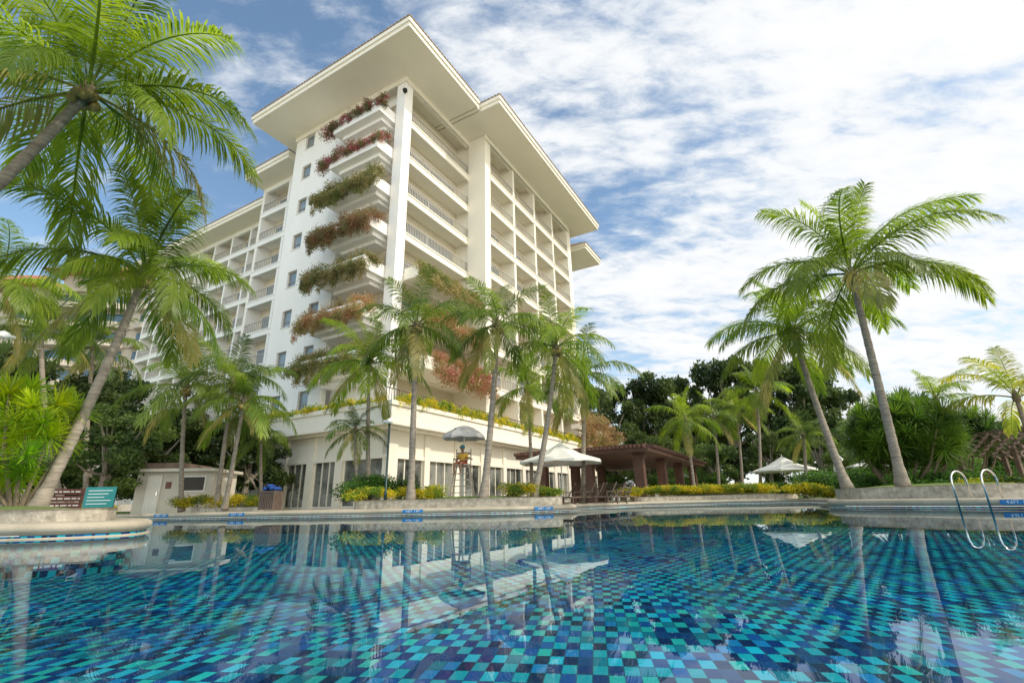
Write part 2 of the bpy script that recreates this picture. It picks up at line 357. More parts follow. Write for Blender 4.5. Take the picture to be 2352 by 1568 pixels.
for y0,zc in((7.85,wc2),(11.15,wc1)):
    for c in zc:
        f=MB();f.box(.17,y0,c-.75,.24,y0+.06,c+.75).box(.17,y0+1.14,c-.75,.24,y0+1.2,c+.75).box(.17,y0+.06,c-.75,.24,y0+1.14,c-.69).box(.17,y0+.06,c+.69,.24,y0+1.14,c+.75).box(.18,y0+.06,c-.25,.24,y0+1.14,c-.22)
        w_=f.build('window',M['rail'],hotel)
        MB().box(.245,y0,c-.75,.30,y0+1.2,c+.75).build('pane',M['glass'],w_)
        MB().box(-.05,y0-.05,c-.81,.16,y0+1.25,c-.755).build('sill',M['stucco_cool'],w_)
def facade(mp,a0,a1,nb,floors,ztop,depth,colw,indiv,rail='picket',zb=5.0,skipfirst=False,m=M['stucco']):
    def bx(mb,a,b,d0,d1,z0,z1):
        p=mp(a,d0);q=mp(b,d1);mb.box(p[0],p[1],z0,q[0],q[1],z1)
    bw=(a1-a0)/nb
    for i in range(nb+1):
        c=a0+bw*i;mb=MB();bx(mb,c-colw/2,c+colw/2,0,depth,zb,ztop);mb.build('party_wall',m,hotel)
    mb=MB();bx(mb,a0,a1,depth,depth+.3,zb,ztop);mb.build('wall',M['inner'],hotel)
    mb=MB();bx(mb,a0+colw/2,a1-colw/2,.04,.35,ztop-.55,ztop);mb.build('header_beam',m,hotel)
    rl=MB();gl=MB()
    for f in floors:
        mb=MB();bx(mb,a0+.01,a1-.01,.16,depth,f-.22,f);
        bx(mb,a0+.01,a1-.01,-.04,.16,f-.48,f+.12);bx(mb,a0+.01,a1-.01,-.10,-.04,f+.02,f+.125)
        mb.build('balcony_slab',m,hotel)
        for i in range(nb):
            x0=a0+bw*i+colw/2;x1=a0+bw*(i+1)-colw/2
            r=MB() if i<indiv else rl
            bx(r,x0,x1,.02,.09,f+1.08,f+1.16);bx(r,x0,x1,.03,.08,f+.20,f+.25)
            sp=.19 if rail=='picket' else .28
            k=int((x1-x0)/sp)
            for j in range(k+1):
                a=x0+(x1-x0)*j/k
                ww=.055 if rail=='picket' else .035
                bx(r,max(x0,a-ww/2),min(x1,a+ww/2),.035,.075,f+.12,f+1.08)
            g=MB() if i<indiv else gl
            bx(g,x0+.5,x1-.5,depth-.06,depth-.005,f+.02,f+2.3)
            if i<indiv:
                r.build('balcony_railing',M['rail'],hotel);d=g.build('sliding_door',M['glass'],hotel)
                fr=MB();xm=(x0+x1)/2
                bx(fr,x0+.44,x0+.5,depth-.1,depth,f,f+2.36);bx(fr,x1-.5,x1-.44,depth-.1,depth,f,f+2.36);bx(fr,x0+.5,x1-.5,depth-.1,depth,f+2.3,f+2.36);bx(fr,xm-.04,xm+.04,depth-.1,depth-.062,f,f+2.3)
                fr.build('frame',M['white'],d)
    if rl.v:
        rl.build('balcony_railing',M['rail'],hotel)['kind']='stuff';gl.build('sliding_door',M['glass'],hotel)['kind']='stuff'
facade(lambda a,d:(a,0+d),.9,9.2,1,FL[:7],ZS,1.5,.02,1,'picket',5.0)
facade(lambda a,d:(a,-1.9+d),9.8,28.5,4,FL[:7],ZS,1.6,.35,4,'bars',5.0)
for b_ in((9.0,-1.93,5,9.62,.0,ZS),(28.68,-1.93,5,29.3,13.4,ZS)):MB().box(*b_).build('pier',M['stucco'],hotel)
facade(lambda a,d:(a,.3+d),29.3,34.5,1,FL[:7],32.2,1.6,.3,1,'bars',5.0)
facade(lambda a,d:(2.7+d,a),13.9,22.5,2,FL[:8],33.3,1.5,.35,2,'bars',3.0,m=M['stucco_cool'])
facade(lambda a,d:(6.2+d,a),22.7,53,8,FL[:8],33.2,1.5,.3,3,'bars',1.0,m=M['stucco_cool'])
MB().box(2.68,22.5,1,8,22.69,33.29).build('wall',M['stucco'],hotel);MB().box(6.5,53.1,1,14,53.4,33.19).build('wall',M['stucco'],hotel)
def roof(x0,y0,x1,y1,zs,th=.75,rise=2.2,inset=4.5):
    b=MB().box(x0,y0,zs,x1,y1,zs+th*.5).box(x0-.12,y0-.12,zs+th*.5,x1+.12,y1+.12,zs+th)
    b.build('eaves',M['soffit'],hotel)
    zt=zs+th;r=MB();e=.17
    X0,Y0,X1,Y1=x0-e,y0-e,x1+e,y1+e
    wx=min(inset,(X1-X0)/2.2);wy=min(inset,(Y1-Y0)/2.2)
    r.add([(X0,Y0,zt+.004),(X1,Y0,zt+.004),(X1,Y1,zt+.004),(X0,Y1,zt+.004),(X0,Y0,zt+.06),(X1,Y0,zt+.06),(X1,Y1,zt+.06),(X0,Y1,zt+.06),
      (X0+wx,Y0+wy,zt+rise),(X1-wx,Y0+wy,zt+rise),(X1-wx,Y1-wy,zt+rise),(X0+wx,Y1-wy,zt+rise)],
      [(3,2,1,0),(0,1,5,4),(1,2,6,5),(2,3,7,6),(3,0,4,7),(4,5,9,8),(5,6,10,9),(6,7,11,10),(7,4,8,11),(8,9,10,11)])
    n=int((X1-X0)/.34)
    for i in range(n):
        a=X0+(i+.25)*.34;r.box(a,Y0-.03,zt+.01,a+.17,Y0+.2,zt+.11)
    n=int((Y1-Y0)/.34)
    for i in range(n):
        a=Y0+(i+.25)*.34;r.box(X0-.03,a,zt+.012,X0+.2,a+.17,zt+.112)
    r.build('tiled_roof',M['rooftile'],hotel)
roof(-3.4,-3.3,5.7,15.6,ZS)
roof(6.3,-5.2,31.2,15.6,ZS+.02)
MB().box(5.83,-3.2,ZS+.03,6.16,15.5,ZS+.5).build('eaves',M['soffit'],hotel)
roof(31.7,-3.1,37.3,14,32.2)
roof(.7,15.95,12,23,33.3);roof(4.15,23.5,15,54,33.2)
MB().box(-.12,-.12,ZS-.5,9.0,-.002,ZS-.003).box(-.12,0,ZS-.5,-.002,13.8,ZS-.003).box(8.85,-2.08,ZS-.5,28.8,-1.945,ZS-.003).build('cornice',M['soffit'],hotel)
TR=[29.7-3.45*k for k in range(7)]
for k,z in enumerate(TR):
    ln=6.2 if k<5 else 7.0;pr=-1.7-(.25 if k>3 else 0)
    m_=MB().box(pr,.95,z,.85,ln,z+.12).box(pr,.95,z+.12,pr+.14,ln,z+.95).box(pr+.14,ln-.14,z+.12,.84,ln,z+.95).box(pr+.14,.95,z+.12,.84,1.09,z+.95)
    m_.box(pr-.08,.9,z+.80,pr,ln+.06,z+.96);m_.box(pr+.6,1.3,z-.35,.84,ln-.5,z-.003).box(pr+1.2,1.6,z-.62,.84,ln-.9,z-.353)
    m_.build('planter_box',M['stucco_cool'],hotel)
    MB().box(.79,1.6,z+1.3,.846,5.6,z+3.0).build('louvred_opening',M['room'],hotel)
for k in(4,5,6):
    z=FL[k];o_=-1.0-.45*(k-3)
    m_=MB().box(.9,o_,z-.4,8.9,-.12,z-.25).box(.9,o_,z-.25,8.9,o_+.14,z+.5).box(.9,o_+.14,z-.25,1.04,-.12,z+.5)
    m_.build('planter_box',M['stucco'],hotel)
PX0,PY0,PX1,PY1=-3.1,-3.5,33.0,12.0
pd=MB().box(PX0,PY0,4.62,PX1,PY0+.35,5.7).box(PX0-.1,PY0-.1,5.7,PX1,PY0+.4,5.95).box(PX0-.07,PY0-.07,4.62,PX1,PY0-.003,4.82)
pd.box(PX0,PY0+.35,4.62,PX0+.35,PY1,5.7).box(PX0-.1,PY0+.4,5.7,PX0+.4,PY1,5.95).box(PX0-.07,PY0,4.62,PX0-.003,PY1,4.82)
pd.box(PX0+.35,PY1-.35,4.62,PX0+4,PY1,5.7)
pd.build('parapet',M['stucco'],hotel)
MB().box(PX0+.3,PY0+.3,4.5,PX1,PY1-.1,4.61).box(PX0+.35,PY0+.35,5.0,PX1,PY1-.4,5.05).build('terrace_slab',M['soffit'],hotel)
tr=MB()
for i in range(150):
    a=-2.4+i*.22;tr.box(a,-2.35,5.06,a+.03,-2.32,6.95)
tr.box(-2.4,-2.37,6.95,30.6,-2.30,7.0);tr.build('terrace_railing',M['darkwood'],hotel)
WY=-2.5;WX=-2.2
hd=MB().box(WX,WY,2.95,PX1,WY+.3,4.49).box(WX,WY+.3,2.95,WX+.3,PY1-.5,4.49).box(WX-.08,WY-.08,2.9,PX1,WY-.003,3.12).box(WX-.08,WY,2.9,WX-.003,PY1-.5,3.12)
hd.box(WX,PY1-.5,.2,WX+3,PY1-.2,4.49);hd.build('podium_wall',M['stucco'],hotel)
MB().box(.3,-.2,.2,PX1,-.1,4.4).box(.3,-.1,.2,.4,PY1-.6,4.4).build('interior_wall',M['room'],hotel)
NB=11;bw=(PX1-WX-.5)/NB
for i in range(NB+1):
    x=WX+bw*i;wd=.75 if i==0 else .5
    MB().box(x,WY-.12,.2,x+wd,WY+.35,4.48).build('column',M['stucco'],hotel)
    if i<NB:
        a,b=x+wd,x+bw;f=MB()
        for j in range(4):
            c=a+(b-a-.05)*j/3;f.box(c,WY+.08,.22,c+.07,WY+.18,2.94)
        f.box(a,WY+.1,.21,b,WY+.19,.38)
        w_=f.build('glazed_panel',M['stucco'],hotel)
        MB().box(a,WY+.12,.38,b,WY+.14,2.94).build('pane',M['pglass'],w_)
        MB().box(a+(b-a)*(.05 if i%2 else .6),WY+.5,.3,a+(b-a)*(.4 if i%2 else .95),WY+.54,2.9).build('curtain',M['curtain'],w_)
        MB().box(a+(b-a)*.3,WY+1.4,.2,a+(b-a)*.75,WY+1.8,1.05).build('cabinet',M['darkwood'],w_)
ys=[WY+.9,1.0,3.6,6.2,8.8,11.3]
for i,y in enumerate(ys):
    if i>0:MB().box(WX-.12,y,.2,WX+.35,y+.6,4.48).build('column',M['stucco'],hotel)
    if i<5:
        a,b=(y if i else WY+.35)+(.6 if i else 0),ys[i+1];f=MB()
        for j in range(4):
            c=a+(b-a-.06)*j/3;f.box(WX+.07,c,.22,WX+.18,c+.07,2.94)
        f.box(WX+.1,a,.21,WX+.19,b,.34)
        w_=f.build('glazed_panel',M['stucco'],hotel)
        MB().box(WX+.12,a,.35,WX+.14,b,2.94).build('pane',M['pglass'],w_)
        if i!=2:MB().box(WX+.5,a,.3,WX+.54,a+(b-a)*.55,2.9).build('curtain',M['curtain'],w_)
HM=Matrix.Translation((-8.3,31,0))@Matrix.Rotation(R(60.4),4,'Z')
dc=thing('security_camera','small dark security camera on the top of the hotel corner pillar','camera',HM@Vector((-.15,-.1,ZS-1.6)),R(60.4))
MB().lathe([(.001,-.2),(.14,-.15),(.2,0),(.2,.1),(.02,.12)],12).build('dome',M['hair'],dc,True)
MB().box(-.04,-.04,.1,.3,.04,.2).build('bracket',M['white'],dc)
NTH=['top','second highest','third highest','fourth highest','fifth highest','sixth highest','seventh highest']
BL=[LF['bpink'],LF['bpink'],LF['bolive'],LF['brust'],LF['bolive'],LF['brust'],LF['bolive']]
COLN=['green and pink','magenta tinged','tan and olive','rust brown','olive and tan','dusty rust','olive']
for k,z in enumerate(TR):
    t=thing('flowering_vine','%s bougainvillea spilling over the %s planter of the hotel corner'%(COLN[k],NTH[k]),'bougainvillea',HM@Vector((-1.2,3.5,z+.8)),R(60.4),'bougainvillea on the hotel planters')
    bl=[];big=1.25 if k<2 else 1.6
    for i in range(24):
        y=-2.8+6.4*i/23+rnd.uniform(-.25,.25);bl.append((rnd.uniform(-.6,.3),y,rnd.uniform(-.05,.55),.42*big,.48,.36*big*rnd.uniform(.7,1.4)))
        if k>=2:
            bl.append((-.85+rnd.uniform(-.3,.1),y,-.25-rnd.uniform(0,.5),.5,.5,.55))
            if rnd.random()<.5:bl.append((-1.0,y,-.9-rnd.uniform(0,.6),.25,.28,.5))
        elif i%2==0:bl.append((-.65,y,-.1,.35,.4,.4))
    bl.append((-.5,3.6,-.3,.6,.7,.85))
    link(leaf_cloud(bl,22000 if k>=2 else 12000,.115,BL[k],.05),'foliage',t)
    s_=MB()
    for i in range(10):
        y=-2.4+i*.55;s_.tube([(.4,y*.2,-.6),(0,y+.1,.2),(-.6,y+.3,-.1),(-.9,y+.4,-.6)],[.03,.025,.02,.01],5)
    s_.build('stem',M['vine'],t)
for j,(k,x0,x1,lab,mm,sz) in enumerate([(4,1,8.6,'olive bougainvillea along the upper terrace edge right of the hotel corner',LF['bolive'],1),(5,1,8.8,'rust bougainvillea along the middle terrace edge right of the hotel corner',LF['brust'],1.1),(6,2,9,'orange bougainvillea cascading above the podium terrace behind the palms',LF['borange'],1.5)]):
    z=FL[k];o_=-1.0-.45*(k-3)
    t=thing('flowering_vine',lab,'bougainvillea',HM@Vector(((x0+x1)/2,o_,z+.3)),R(60.4),'bougainvillea on the hotel planters')
    h=(x1-x0)/2;bl=[]
    for i in range(22):
        x=-h+2*h*i/21;bl.append((x,rnd.uniform(-.2,.3),.2,.45*sz,.5*sz,.45*sz))
        bl.append((x,-.35,-.5*sz+rnd.uniform(-.3,.2),.4*sz,.35*sz,.55*sz))
    link(leaf_cloud(bl,13000,.13,mm,.1),'foliage',t)
t=thing('flowering_vine','rusty bougainvillea hanging from the far right end of the hotel terraces','bougainvillea',HM@Vector((29,-4,8.0)),R(60.4),'bougainvillea on the hotel planters')
link(leaf_cloud([(rnd.uniform(-5,5),rnd.uniform(-.8,.6),rnd.uniform(-2.2,1.0),1,.8,.8) for _ in range(30)],10000,.18,LF['brust'],.2),'foliage',t)
MB().box(-5,.5,-.6,4.5,1.2,-.1).build('planter_box',M['stucco'],t)
for lab,ax in(('long yellow flowering hedge along the right parapet of the hotel podium','x'),('yellow green hedge along the left parapet of the hotel podium','y')):
    if ax=='x':
        t=thing('parapet_hedge',lab,'hedge',HM@Vector((-2.5,-3.35,5.95)),R(60.4));bl=[(i*.4,rnd.uniform(-.25,.05),rnd.uniform(-.05,.5),.38,.35,.4) for i in range(84)];n=20000
    else:
        t=thing('parapet_hedge',lab,'hedge',HM@Vector((-2.95,-2.6,5.95)),R(60.4));bl=[(rnd.uniform(-.25,.05),i*.5,rnd.uniform(-.1,.25),.35,.4,.3) for i in range(29)];n=8000
    link(leaf_cloud(bl,n,.12,LF['yhedge'],.2),'foliage',t)
# ---------------------------------------------------------------- older building on the left
ob=thing('hotel_building','older tan hotel block with curved balconies and orange tiled roofs beyond the left palms','hotel',(-79,80,0),R(8))
MB().box(-18,0,0,17,14,38).build('wall',M['oldwall'],ob)
for k in range(10):
    z=3+3.5*k;mb=MB()
    for b in range(5):
        x=-17+7*b;mb.prism([(x,0),(x+.4,-1.4),(x+2,-2.3),(x+4,-2.3),(x+5.6,-1.4),(x+6,0)],z,z+1.0)
    mb.box(-17,-.3,z+.2,17,-.002,z+.6)
    mb.build('balcony_slab',M['oldwall'],ob)
    for b in range(5):
        x=-17+7*b;MB().box(x+.4,-.08,z+1.12,x+5.6,-.003,z+3.1).build('window',M['blueglass'],ob)
for x0,x1,z in((-20,-3,38.5),(-4,20,41)):
    MB().box(x0+2,-1,z-3,x1-2,12,z).build('wall',M['oldwall'],ob)
    r=MB();r.add([(x0,-4,z+.01),(x1,-4,z+.01),(x1,14,z+.01),(x0,14,z+.01),(x0+7,5,z+5),(x1-7,5,z+5)],[(3,2,1,0),(0,1,5,4),(1,2,5),(2,3,4,5),(3,0,4)]);r.build('tiled_roof',M['orange'],ob)
# ---------------------------------------------------------------- planters
def planter(name,label,pts,z0,z1,top,zt=None):
    pts=rounded([Vector(p) for p in pts],.5,4)
    t=thing(name,label,'planter',(0,0,0))
    cx=sum(p.x for p in pts)/len(pts);cy=sum(p.y for p in pts)/len(pts);t.location=(cx,cy,z0)
    pl=[Vector((p.x-cx,p.y-cy)) for p in pts]
    a=sum(pl[i-1].x*pl[i].y-pl[i].x*pl[i-1].y for i in range(len(pl)))
    if a>0:pl=pl[::-1]
    H=z1-z0
    ring('stone_border',M['stone'],[(0,-.01),(.0,H-.03),(.03,H),(-.25,H),(-.27,H-.1)],pl,t,False)
    inn=offs(pl,-.2);n=len(inn)
    mb=MB();mb.add([(p.x,p.y,H-.05) for p in inn]+[(p.x*.55,p.y*.55,H+.06) for p in inn]+[(0,0,H+.09)],[(i,(i+1)%n,n+(i+1)%n,n+i) for i in range(n)]+[(n+i,n+(i+1)%n,2*n) for i in range(n)])
    mb.build('soil',top,t,True);return t
planter('stone_planter','long coral stone planter in front of the hotel holding the leaning palms',[(-6.3,19.5),(-.2,18.75),(1.8,19.8),(2.0,21.6),(-6.5,22.6)],.2,.56,M['grass'])
planter('stone_planter','small coral stone planter at the foot of the twin palms beside the towel bin',[(-14,21.6),(-10.4,20.5),(-9.9,21.4),(-13.6,23.4)],.2,.42,M['soil'])
planter('stone_planter','coral stone planter with lawn at the left edge under the leaning palm',[(-16,8.5),(-8.1,8.7),(-7.5,9.3),(-8.6,11.0),(-16,14.5)],.2,.46,M['grass'])
planter('stone_planter','coral stone planter by the pool ladder under the big right palm',[(11.2,16.9),(12.7,13.9),(14.0,13.4),(16.5,15),(15.5,19.6),(11.9,19)],.2,.6,M['grass'])
planter('stone_planter','low hedge planter across the far side of the pool before the pavilion',[(6.9,28.9),(11,29.2),(14.9,27.2),(16,28.6),(11.5,31),(6.8,30.6)],.2,.5,M['soil'])
def bush(label,x,y,z,w,d,h,m,n=1800,size=.1,cat='shrub',group=None,nb=9,rotz=0,name='shrub'):
    t=thing(name,label,cat,(x,y,z),rotz,group)
    bl=[(rnd.uniform(-w/2,w/2)*.8,rnd.uniform(-d/2,d/2)*.7,h*rnd.uniform(.3,.72),w/nb**.5*.75+.05,d/2*.6+.05,h*.36) for _ in range(nb)]
    link(leaf_cloud(bl,n,size,m,.25),'foliage',t)
    s_=MB()
    for i in range(5):
        a=rnd.uniform(-w/3,w/3);s_.tube([(0,0,-.03),(a*1.2,.05,h*.5)],[.02,.01],5)
    s_.build('stem',M['vine'],t);return t
bush('round dark green shrub at the left end of the front planter',*gp(835,20.5,.56)[:],2.2,1,1.1,LF['bush'],5500,.08)
bush('yellow green low shrub strip left of the lamp post in the front planter',*gp(850,19.7,.56),1.9,.6,.5,LF['yhedge'],3000,.07)
bush('yellow green shrub strip between the lamp post and the lifeguard chair',*gp(965,19.8,.56),1.9,.6,.55,LF['yhedge'],3500,.07)
bush('yellow green shrub between the two front palms right of the lifeguard chair',*gp(1180,19.6,.56),1.7,.6,.55,LF['yhedge'],3200,.07)
bush('green shrub patch behind the lamp post',*gp(900,21.4,.56),2.2,.7,.95,LF['bush'],4000,.08)
bush('orange tipped bush at the right end of the front planter',*gp(1265,20.2,.5),1.0,.5,.45,LF['yhedge'],1800,.07)
bush('yellow shrubs in the small planter under the twin palms',*gp(455,21.6,.4),2.2,.6,.55,LF['yhedge'],3500,.07)
bush('yellow green shrubs at the right end of the small planter beside the towel bin',*gp(555,21.4,.38),1.3,.6,.6,LF['yhedge'],2600,.07)
bush('shrubs growing below the teal sign',*gp(225,17,.2),1.3,.6,.45,LF['yhedge'],1800,.08)
bush('long trimmed yellow green hedge across the far side of the pool',11.2,29.7,.5,8.5,1.2,.65,LF['yhedge'],18000,.09,'hedge',None,60,R(-8),'hedge')
bush('yellow shrub clump left of the far hedge near the pavilion',*gp(1450,29.5,.45),1.8,1,.7,LF['yhedge'],3500,.09)
# ---------------------------------------------------------------- palms
def P(label,c,Yc,b,Yb,zb,L,r,n=20,key='far',seed=1,**k):
    palm(label,at(c[0],c[1],Yc),gp(b,Yb,zb),L,r,n,key,seed=seed,**k)
palm('huge coconut palm leaning in from the top left corner',at(200,215,8),(-15.8,8.6,.4),3.7,.18,22,'neary',seed=3,dry=3,lo=6.4)
P('tall coconut palm leaning right from the left stone planter',(330,635),11,80,10,.4,3.4,.14,19,'neary',seed=11,dry=2,lo=6.7)
P('short palm left of the twin palms beside the white hut',(428,890),20.5,418,21.8,.3,3.0,.12,16,'far',seed=5)
P('left trunk of the twin palms behind the towel bin',(535,880),20.8,497,21.6,.35,2.8,.12,15,'far',seed=6)
P('right trunk of the twin palms behind the towel bin',(560,925),20,516,20.9,.35,2.6,.12,15,'fary',seed=8)
P('palm with straight thin trunk left of the lamp post',(848,835),21.5,846,21.3,.5,3.2,.13,17,'fary',seed=9)
P('tall palm just right of the lamp post at the front planter',(957,750),19.8,943,19.5,.5,3.2,.17,19,'far',seed=12)
P('tall palm leaning right just right of the lifeguard chair',(1143,750),19.8,1110,19.3,.5,3.1,.17,18,'far',seed=14)
P('leaning palm at the right end of the front planter',(1277,800),20.4,1226,20.1,.5,3.2,.15,18,'fary',seed=17)
P('palm with straight trunk behind the white patio umbrella',(1340,860),24.5,1337,25,.2,3.1,.14,16,'far',seed=19)
P('thinner palm behind the front planter between the two leaning palms',(1213,890),25,1224,25,.2,2.9,.12,15,'fary',seed=21)
P('small palm under the podium parapet left of the lamp post',(815,990),21,824,21,.5,1.7,.08,14,'far',seed=23,nuts=False)
P('biggest palm on the right side leaning left over the stone planter',(1955,632),15,2078,15.8,.6,4.1,.17,20,'neary',seed=40,dry=1,lo=6.1)
P('second palm on the right side leaning left behind the biggest one',(1822,765),20,1950,18.2,.55,3.9,.17,18,'neary',seed=28,dry=2)
for i,(lab,c,Y,b,L,k) in enumerate([('leftmost slender palm right of the pavilion',(1575,965),36,1597,3.0,'fary'),('second slender palm right of the pavilion',(1640,960),40,1652,3.0,'far'),
    ('third slender palm right of the pavilion',(1692,945),42,1706,3.1,'fary'),('tallest slender palm among those right of the pavilion',(1738,900),38,1745,3.4,'fary'),('short palm left of the second big right palm',(1845,1000),34,1850,2.2,'far')]):
    P(lab,c,Y,b,Y,.2,L,.15,16,k,seed=31+i,dry=1,nuts=False)
P('yellowing palm at the right edge above the wooden gazebo',(2335,915),19,2400,20,.3,2.9,.13,9,'yellow',seed=51,dry=0,nuts=False,lo=5.0)
P('yellow green palm rising behind the spiky tree at right',(2150,920),24,2160,24,.3,2.3,.13,11,'fary',seed=53,dry=0,nuts=False,lo=4.5)
P('palm crown at the far left edge below the huge leaning palm',(-5,660),17,-80,17.5,.3,3.3,.16,18,'fary',seed=61,nuts=False)
P('palm in the left background before the older hotel block',(95,760),22,150,22,.3,3.3,.16,18,'far',seed=63,nuts=False)
P('small palm in the left background nearer to the main hotel',(215,800),25,200,25,.3,3.0,.15,17,'far',seed=65,nuts=False)
P('low dark palm right of the twin palms against the podium',(600,1000),23,603,23,.3,2.2,.1,14,'far',seed=67,nuts=False,dry=0)
# ---------------------------------------------------------------- spiky plants
def rosette(m,seed,n=100,L=.60,w=.036):
    q=random.Random(seed);mb=MB()
    for i in range(n):
        az=i*2.4+q.uniform(-.2,.2);el=R(88-125*(i/n)**.9);l=L*q.uniform(.8,1.1)
        d=Vector((math.cos(az)*math.cos(el),math.sin(az)*math.cos(el),math.sin(el)));s=Vector((-math.sin(az),math.cos(az),0))
        p0=d*.02;p1=d*l*.5;p2=d*l*.85-Vector((0,0,l*.05));p3=d*l-Vector((0,0,l*.13))
        mb.add([p0-s*w*.3,p0+s*w*.3,p1-s*w*.5,p1+s*w*.5,p2-s*w*.3,p2+s*w*.3,p3],[(0,1,3,2),(2,3,5,4),(4,5,6)])
    return mb.mesh('leaf_rosette',m)
RO={k:[rosette(LF[k],i) for i in range(3)] for k in('spiky','spikyd')}
def spiky(label,base,heads,key,sc,group=None,fill=None):
    t=thing('screw_pine',label,'spiky shrub',base,0,group);st=MB();b=Vector(base)
    for i,h in enumerate(heads):
        c=Vector(h)-b;o=link(RO[key][i%3],'leaf_rosette',t,c);o.rotation_euler=(rnd.uniform(-.6,.6),rnd.uniform(-.6,.6),rnd.uniform(0,6));s=sc*rnd.uniform(.8,1.15);o.scale=(s,s,s)
        if i%3==0:st.tube([(c.x*.15,c.y*.15,0),(c.x*.7,c.y*.7,c.z*.5),c],[.06*sc,.04*sc,.03*sc],6)
    st.build('stem',M['vine'],t)
    if fill:
        f=Vector(fill[0])-b;link(leaf_cloud([(f.x,f.y,f.z,fill[1],fill[1],fill[2])],5000,.5,LF[key],.3,9),'inner_foliage',t)
hd=[at(px,py,9.9+rnd.uniform(-.5,.9)) for px,py in((20,905),(70,900),(130,930),(180,945),(35,965),(95,975),(150,1015),(15,1030),(60,1045),(110,1005),(30,1100),(-30,980),(-40,1060),(75,935),(5,1115),(-20,900),(50,1085),(10,940),(60,1000),(0,1000),(125,960))]
spiky('bright yellow green spiky shrub at the left edge of the pool',gp(40,9.9,.45),hd,'spiky',.85)
def ball(c,rx,rz,n):
    out=[]
    for i in range(n):
        a=i*2.4;z=1-1.8*(i+.5)/n;r=math.sqrt(max(0,1-z*z));out.append(c+Vector((math.cos(a)*r*rx,math.sin(a)*r*rx,z*rz)))
    return out
cx=at(2072,1000,22);spiky('large rounded dark green spiky shrub behind the big right palm',gp(2072,22,.2),ball(cx,1.9,1.6,70),'spikyd',1.2,None,(cx,1.8,1.6))
cx=at(2225,995,25);spiky('smaller rounded spiky shrub right of the large one',gp(2222,25,.2),ball(cx,1.1,1.1,30),'spikyd',1.1,None,(cx,1.0,1.0))
# ---------------------------------------------------------------- broadleaf trees
def tree_meshes(m,seed,n,size):
    q=random.Random(seed);bl=[];tr=MB();tr.tube([(0,0,-.1),(.1,0,2.5),(0,.1,5)],[.4,.3,.24],8)
    for i in range(34):
        a=q.uniform(0,6.28);r=q.uniform(.5,4.0);z=q.uniform(3.0,10.7)-r*.3;x,y=r*math.cos(a),r*math.sin(a);s=q.uniform(.6,1.5)
        bl.append((x,y,z,s,s,s*.7))
        if i%2==0:tr.tube([(0,0,3+q.uniform(0,1.5)),(x*.5,y*.5,z*.75),(x,y,z)],[.16,.1,.04],5)
    return leaf_cloud(bl,n,size,m,.35),tr.mesh('trunk',M['bark'])
TM=[tree_meshes(LF['tree'],1,12000,.36),tree_meshes(LF['tree'],2,12000,.36),tree_meshes(LF['tree2'],3,12000,.32)]
def tree(label,px,topy,Y,w,k,group):
    b=gp(px,Y,.2);h=at(px,topy,Y).z-.2;t=thing('broadleaf_tree',label,'tree',b,rnd.uniform(0,6),group)
    for me,nm in zip(TM[k],('crown','trunk')):
        o=link(me,nm,t);o.scale=(w,w,h/11.2)
G='dark trees behind the pool garden'
for i,(lab,px,ty,Y,w,k) in enumerate([
 ('dark tree touching the far right end of the hotel',1400,868,64,1.0,0),('rounded dark tree second from the hotel',1470,875,68,1.15,1),('dark tree above the pavilion roof',1545,848,66,1.15,0),
 ('dark tree peak behind the slender palms',1620,832,68,1.2,1),('tallest dark tree left of the second big palm',1700,818,66,1.2,0),('dark tree behind the second big palm crown',1790,812,64,1.2,1),
 ('dark tree between the two big right palms',1880,820,62,1.2,0),('dark tree behind the trunk of the biggest palm',1960,870,60,1.0,1),('mid green tree left of the spiky shrub',1900,960,42,.6,2),('low mid green tree behind the far white umbrella',1780,985,46,.6,2),
 ('mid green tree behind the pavilion',1500,985,58,.8,2),('low mid green tree right of the pavilion',1650,1010,52,.7,2),('low tree behind the right gazebo',2330,960,60,.8,1),('low tree between spiky shrubs at right',2160,975,50,.9,2),('low tree far right behind the lawn',2260,985,60,1.0,0),('small mid green tree behind the spiky shrub',2020,950,45,.8,2),
 ('low mid green tree seen between the left pavilion columns',1430,1015,60,.8,2),('low mid green tree seen through the middle of the pavilion',1560,1020,62,.8,2),('low tree at the far right edge behind the yellowing palm',2400,980,55,.9,2)]):
    tree(lab,px,ty,Y,w,k,G)
G2='dark trees left of the hotel podium'
for lab,px,ty,Y,w,k in[('dark leafy tree above the teal sign',225,925,23,.55,2),('dark tree behind the white hut',330,935,28,.6,1),('dark tree right of the hut',440,950,30,.6,0),('dark tree between the twin palms and the podium',560,960,30,.6,0),
  ('dark tree at the left edge behind the spiky shrub',60,860,26,.8,1),('tree at far left edge before the older hotel',-20,800,34,1.0,0),('dark tree behind the leaning left palm trunk',150,860,32,.8,1),('dark tree against the hotel wing base',390,930,38,.7,1),('tree in front of the older hotel block',240,850,45,.9,0)]:
    tree(lab,px,ty,Y,w,k,G2)
G3='shrubs along the right lawn'
SL=['low green shrub right of the hedge end','green shrub left of the far white umbrella','yellow shrub right below the far white umbrella','tall green shrub behind the foot of the second big palm','green shrub behind the foot of the biggest palm','green shrub under the large spiky shrub','green shrub under the smaller spiky shrub','yellow shrub behind the ladder rails','green shrub at the right edge under the gazebo','green shrub strip right of the pavilion columns',
 'green shrub behind the first pavilion columns','green shrub behind the far pavilion columns','long green shrub bank in front of the trees behind the spiky shrubs','green shrub bank behind the garden statue']
